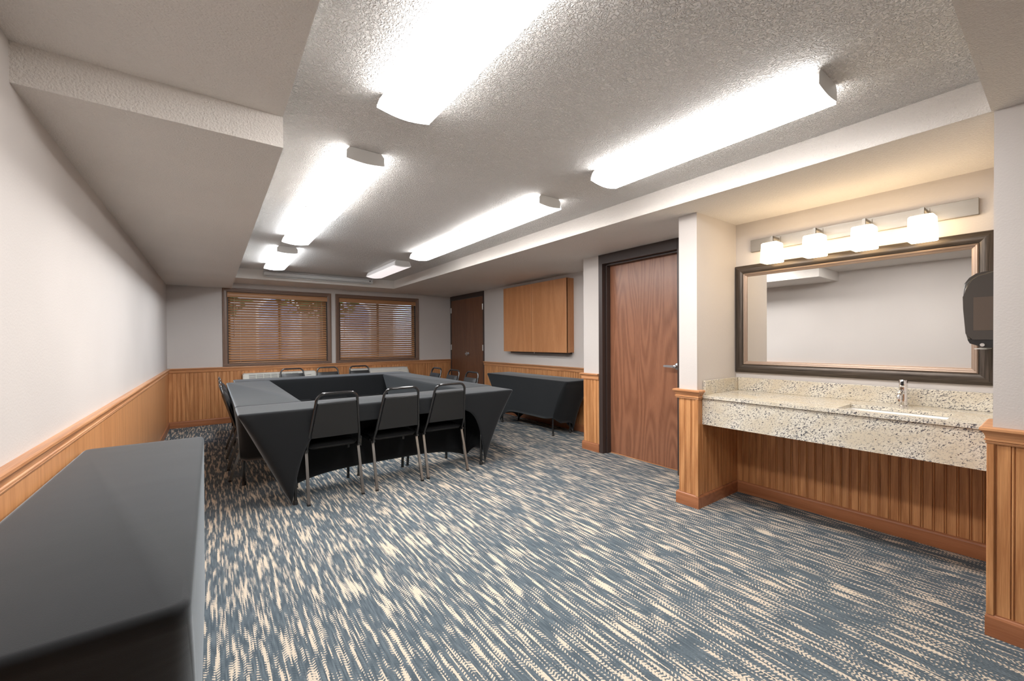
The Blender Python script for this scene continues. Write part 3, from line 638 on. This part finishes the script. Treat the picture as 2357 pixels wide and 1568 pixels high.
# projection screen housing
t = thing('projection_screen', 'white rolled up projection screen housing under the ceiling edge', 'projection screen', (1.435, 7.085, 2.24))
x0, x1, yc, zc = 0.637, 2.236, 7.088, 2.283
oct_ = [(yc + 0.034 * math.cos(a) * (1.05 if abs(math.cos(a)) > .5 else 1), zc + 0.034 * math.sin(a)) for a in [2 * PI * (k + 0.5) / 12 for k in range(12)]]
bm = bmesh.new(); prism(bm, oct_, 'x', x0 + 0.012, x1 - 0.012); obj('housing', bm, 'screen_white', t, smooth=True)
obj('ridge', B((x0 + 0.02, x1 - 0.10, yc - 0.039, yc - 0.033, zc + 0.010, zc + 0.016)), 'screen_white', t)
for a, b in ((x0, x0 + 0.014), (x1 - 0.014, x1)):
    bm = bmesh.new(); prism(bm, [(yc + (p0 - yc) * 1.06, zc + (p1 - zc) * 1.06) for p0, p1 in oct_], 'x', a, b); ec = obj('end_cap', bm, 'screen_white', t)
    obj('bracket', B((a, b, yc - 0.012, yc + 0.012, zc + 0.030, ZT)), 'hinge_steel', ec)
br = obj('bottom_bar', B((x0 + 0.022, x1 - 0.022, yc - 0.012, yc + 0.004, zc - 0.050, zc - 0.040), bev=0.002), 'screen_white', t)
bm = bmesh.new(); tube(bm, [(1.30, yc - 0.004, zc - 0.050), (1.30, yc - 0.004, zc - 0.066), (1.36, yc - 0.004, zc - 0.066), (1.36, yc - 0.004, zc - 0.050)], 0.002, 6); obj('pull_handle', bm, 'hinge_steel', br)
obj('badge', B((x1 - 0.060, x1 - 0.040, yc - 0.038, yc - 0.033, zc - 0.008, zc + 0.008)), 'dark_plastic', t)

# ------------------------------------------------------------------ tables and stretch covers
TZ = 0.742
def table(x0, x1, y0, y1, tl, cl, arch, feet=None, long='x', ins=0.35, side=0.055, group='tables'):
    """arch: hem height of sides (y0, x1, y1, x0); feet: z of the cover's four lower corners"""
    cx, cy = (x0 + x1) / 2, (y0 + y1) / 2; feet = feet or (0.015,) * 4
    ix, iy = (ins, side) if long == 'x' else (side, ins)
    t = thing('folding_table', tl, 'table', (cx, cy, 0), group)
    obj('tabletop', B((x0 + 0.026, x1 - 0.026, y0 + 0.022, y1 - 0.022, TZ - 0.028, TZ - 0.004), bev=0.004), 'table_grey', t)
    fp = [(x0 + ix, y0 + iy), (x1 - ix, y0 + iy), (x1 - ix, y1 - iy), (x0 + ix, y1 - iy)]
    for a, b in fp:
        sx = 0.014 if a < cx else -0.014; sy = 0.014 if b < cy else -0.014
        bm = bmesh.new(); tube(bm, [(a + sx, b + sy, 0.0), (a + sx, b + sy, TZ - 0.028)], 0.0125, 10); lg = obj('leg', bm, 'black_tube', t, smooth=True)
        bm = bmesh.new(); lathe(bm, [(0.0165, 0.0), (0.0165, 0.03), (0.014, 0.034)], (a + sx, b + sy, 0), 12); obj('foot_cap', bm, 'rubber', lg, smooth=True)
    # cover
    C4 = [(x0, y0), (x1, y0), (x1, y1), (x0, y1)]; F4 = []
    for i, (a, b) in enumerate(fp):
        ox = (-0.012 if a < cx else 0.012); oy = (-0.012 if b < cy else 0.012); F4.append(Vector((a + ox, b + oy, feet[i])))
    bm = bmesh.new(); n, m = 64, 14; r = 0.035; grid = []
    cr = [Vector((p[0], p[1])) for p in C4]
    for s in range(4):
        a, b = cr[s], cr[(s + 1) % 4]; fa, fb = F4[s], F4[(s + 1) % 4]; h = arch[s]; p_ = 11.0 if h > 0.3 else 4.0
        L = (b - a).length; d = (b - a) / L; nin = Vector((-d.y, d.x))
        for k in range(n):
            # finer sampling near the ends
            u = 0.5 - 0.5 * math.cos(PI * k / n) if h <= 0.3 else (lambda q: 0.5 + 0.5 * math.copysign(abs(q) ** 0.5, q))(2 * k / n - 1)
            q = a + d * (u * L); e_ = min(u, 1 - u) * L; dd = d if u < 0.5 else -d; cn = a if u < 0.5 else b; r = 0.03
            if e_ < r:
                ph = (1 - e_ / r) * PI / 4; nn = nin * math.cos(ph) + dd * math.sin(ph); tp = cn + dd * r + nin * r - nn * r
            else: nn = nin; tp = q
            row = [Vector((tp.x + nn.x * i_, tp.y + nn.y * i_, TZ - z_)) for i_, z_ in ((0.014, 0), (0.008, 0.0012), (0.0035, 0.004), (0.001, 0.0085))]
            T = Vector((tp.x, tp.y, TZ - 0.014))
            base_z = fa.z * (1 - u) + fb.z * u; sh = 1 - abs(2 * u - 1) ** p_
            Bt = Vector((fa.x * (1 - u) + fb.x * u, fa.y * (1 - u) + fb.y * u, base_z + max(0, h - base_z) * sh))
            # hem xy returns towards the table edge where the arch is high
            w = min(1.0, max(0, (Bt.z - base_z)) / TZ * 1.15)
            dl = nin * ((q - Bt.to_2d()).dot(nin) * w); Bt.x += dl.x; Bt.y += dl.y
            en = abs(2 * u - 1) ** 5
            row.append(T)
            for v in range(1, m + 1):
                v /= m; kx = 0.5 + 0.20 * en; Mx = T.lerp(Bt, kx); Mz = T.z * 0.5 + Bt.z * 0.5 + 0.02 * en
                c0, c1, c2_ = (1 - v) ** 2, 2 * v * (1 - v), v * v
                row.append(Vector((T.x * c0 + Mx.x * c1 + Bt.x * c2_, T.y * c0 + Mx.y * c1 + Bt.y * c2_, T.z * c0 + Mz * c1 + Bt.z * c2_)))
            grid.append([bm.verts.new(v) for v in row])
    K = len(grid)
    for i in range(K):
        A, Bb = grid[i], grid[(i + 1) % K]
        for j in range(len(A) - 1): bm.faces.new((A[j], A[j + 1], Bb[j + 1], Bb[j]))
    bm.faces.new([g[0] for g in grid])
    c = obj('table_cover', bm, 'spandex', smooth=180, origin=(cx, cy, 0)); tag(c, cl, 'tablecloth', 'black stretch table covers')
    so = c.modifiers.new('thickness', 'SOLIDIFY'); so.thickness = 0.0025; so.offset = 1.0
    return t, c
# ring of four
table(0.147, 2.560, 3.475, 3.935, 'folding table at the near side of the table ring', 'black stretch cover on the nearest table of the ring', (0.60, 0.12, 0.115, 0.12))
table(0.150, 0.628, 3.942, 6.395, 'folding table at the left side of the table ring', 'black stretch cover on the left table of the ring', (0.22, 0.10, 0.22, 0.52), feet=(0.24, 0.02, 0.02, 0.24), long='y')
table(2.165, 2.600, 3.942, 6.395, 'folding table at the right side of the table ring', 'black stretch cover on the right table of the ring', (0.12, 0.52, 0.12, 0.10), long='y')
table(0.238, 2.640, 6.402, 6.850, 'folding table at the window side of the table ring', 'black stretch cover on the window side table of the ring', (0.10, 0.12, 0.55, 0.12))
# side table and foreground table
table(3.545, 3.995, 3.700, 5.530, 'folding table standing below the oak wall cabinet', 'black stretch cover on the table below the wall cabinet', (0.16, 0.16, 0.12, 0.215), feet=(0.24, 0.02, 0.02, 0.02), long='y', ins=0.32)
table(-0.500, -0.040, 1.020, 2.820, 'folding table in the left foreground along the wall', 'dark grey stretch cover on the table in the left foreground', (0.30, 0.08, 0.30, 0.12), long='y', ins=0.38, side=0.012)

# ------------------------------------------------------------------ chairs
def make_chair(label):
    t = thing('stacking_chair', label, 'chair', (0, 0, 0), 'black stacking chairs')
    L = dict(world=False)
    # seat: padded with rounded front, slightly domed
    bm = bmesh.new(); rows = []
    for j in range(9):
        v = j / 8; y = -0.175 + 0.415 * v; hw = 0.190 + 0.016 * v
        if v < 0.13: hw -= 0.030 * (1 - v / 0.13) ** 2
        if v > 0.87: hw -= 0.035 * ((v - 0.87) / 0.13) ** 2
        row = []
        for i in range(9):
            u = -1 + 2 * i / 8; edge = max(abs(u), abs(2 * v - 1)); z = 0.464 - 0.034 * edge ** 5 - 0.006 * (1 - v)
            row.append(bm.verts.new((u * hw, y, z)))
        rows.append(row)
    top = []
    for a, b in zip(rows, rows[1:]):
        for i in range(8): top.append(bm.faces.new((a[i], a[i + 1], b[i + 1], b[i])))
    ex = bmesh.ops.extrude_face_region(bm, geom=top); vs = [g for g in ex['geom'] if isinstance(g, bmesh.types.BMVert)]
    for v in vs: v.co.z = 0.408; v.co.x *= 0.95; v.co.y = 0.03 + (v.co.y - 0.03) * 0.96
    obj('seat', bm, 'black_vinyl', t, smooth=85, **L)
    # back cushion following the tilted back plane
    def back(x, z, o): y = -0.195 - (z - 0.47) * 0.30; return (x, y + o, z + o * 0.28)
    def cushion(o0, o1, dome, inset):
        bm = bmesh.new(); R0 = []; R1 = []; nz, nx = 10, 8
        for j in range(nz + 1):
            v = j / nz; z = 0.505 + inset + (0.280 - 2 * inset) * v; hw = (0.1805 - 0.036 * v) - inset; a = []; b = []
            cut = 0.003 * max(0, (abs(2 * v - 1) - 0.85) / 0.15) ** 2
            for i in range(nx + 1):
                u = -1 + 2 * i / nx; ed = max(abs(u), abs(2 * v - 1)) ** 8
                a.append(bm.verts.new(back(u * (hw - cut), z, o0))); b.append(bm.verts.new(back(u * (hw - cut), z, o1 + dome * (1 - ed))))
            R0.append(a); R1.append(b)
        for R, f in ((R0, 1), (R1, -1)):
            for a, b in zip(R, R[1:]):
                for i in range(nx): bm.faces.new((a[i], b[i], b[i + 1], a[i + 1]) if f > 0 else (a[i], a[i + 1], b[i + 1], b[i]))
        for j in range(nz):
            bm.faces.new((R0[j][0], R1[j][0], R1[j + 1][0], R0[j + 1][0])); bm.faces.new((R0[j][nx], R0[j + 1][nx], R1[j + 1][nx], R1[j][nx]))
        for i in range(nx):
            bm.faces.new((R0[0][i], R0[0][i + 1], R1[0][i + 1], R1[0][i])); bm.faces.new((R0[nz][i], R1[nz][i], R1[nz][i + 1], R0[nz][i + 1]))
        return bm
    bk = obj('backrest', cushion(-0.006, 0.018, 0.014, 0.0), 'black_vinyl', t, smooth=True, **L)
    obj('back_panel', cushion(-0.014, -0.006, 0.0, 0.004), 'black_vinyl', bk, smooth=True, **L)
    # back loop
    pts = []
    for s in (-1, 1):
        arm = [(s * 0.198, -0.150, 0.405), (s * 0.196, -0.168, 0.44), back(s * 0.190, 0.50, 0), back(s * 0.170, 0.66, 0), back(s * 0.1535, 0.79, 0)]
        arc = [back(s * (0.1535 - 0.060 * (1 - math.cos(a))), 0.79 + 0.068 * math.sin(a), 0) for a in [PI / 2 * k / 6 for k in range(1, 7)]]
        pts = (arm + arc) if s < 0 else pts + (arm + arc)[::-1]
    bm = bmesh.new(); tube(bm, pts, 0.0110, 10, ref=(0, -1, 0.3)); obj('back_frame', bm, 'black_tube', t, smooth=True, **L)
    for s in (-1, 1):
        bm = bmesh.new(); tube(bm, [(s * 0.198, -0.165, 0.400), (s * 0.205, 0.215, 0.405)], 0.0095, square=True); obj('seat_rail', bm, 'black_tube', t, **L)
        bm = bmesh.new(); tube(bm, [(s * 0.199, -0.125, 0.395), (s * 0.203, -0.250, 0.012)], 0.0105, square=True, ref=(0, -1, 0)); lg = obj('leg', bm, 'black_leg_reflect', t, **L)
        obj('foot_cap', B((s * 0.203 - 0.0118, s * 0.203 + 0.0118, -0.2625, -0.2375, 0.0, 0.014), bev=0.002), 'rubber', lg, **L)
        bm = bmesh.new(); tube(bm, [(s * 0.205, 0.205, 0.405), (s * 0.214, 0.255, 0.012)], 0.0105, square=True, ref=(0, -1, 0)); lg = obj('leg', bm, 'black_tube', t, **L)
        obj('foot_cap', B((s * 0.214 - 0.0118, s * 0.214 + 0.0118, 0.2430, 0.2675, 0.0, 0.014), bev=0.002), 'rubber', lg, **L)
    bm = bmesh.new(); tube(bm, [(-0.200, -0.03, 0.404), (0.200, -0.03, 0.404)], 0.009, 8); obj('cross_bar', bm, 'black_tube', t, **L)
    return t
spots = [(0.793, 3.700, 0.0, 'leftmost of the three black chairs at the near table'), (1.314, 3.700, 0.0, 'middle of the three black chairs at the near table'), (1.795, 3.715, -0.03, 'rightmost of the three black chairs at the near table'),
         (0.372, 4.690, -PI / 2, 'black chair on the left side of the ring, nearest the camera'), (0.375, 5.190, -PI / 2, 'black chair in the middle of the left side of the ring'), (0.378, 5.680, -PI / 2, 'black chair on the left side of the ring, nearest the windows'),
         (0.975, 6.620, PI, 'black chair in front of the left air conditioner'), (1.470, 6.620, PI, 'black chair between the two air conditioners'), (1.955, 6.620, PI, 'black chair in front of the right air conditioner'),
         (2.390, 5.570, PI / 2, 'black chair on the right side of the ring, farthest from camera'), (2.390, 5.030, PI / 2, 'black chair in the middle of the right side of the ring'), (2.390, 4.540, PI / 2, 'black chair on the right side of the ring, nearest the camera')]
chair = None
for x, y, a, lab in spots:
    if chair is None:
        chair = make_chair(lab); chair.location = (x, y, 0); chair.rotation_euler = (0, 0, a)
    else: dup(chair, (x, y, 0), a, lab)
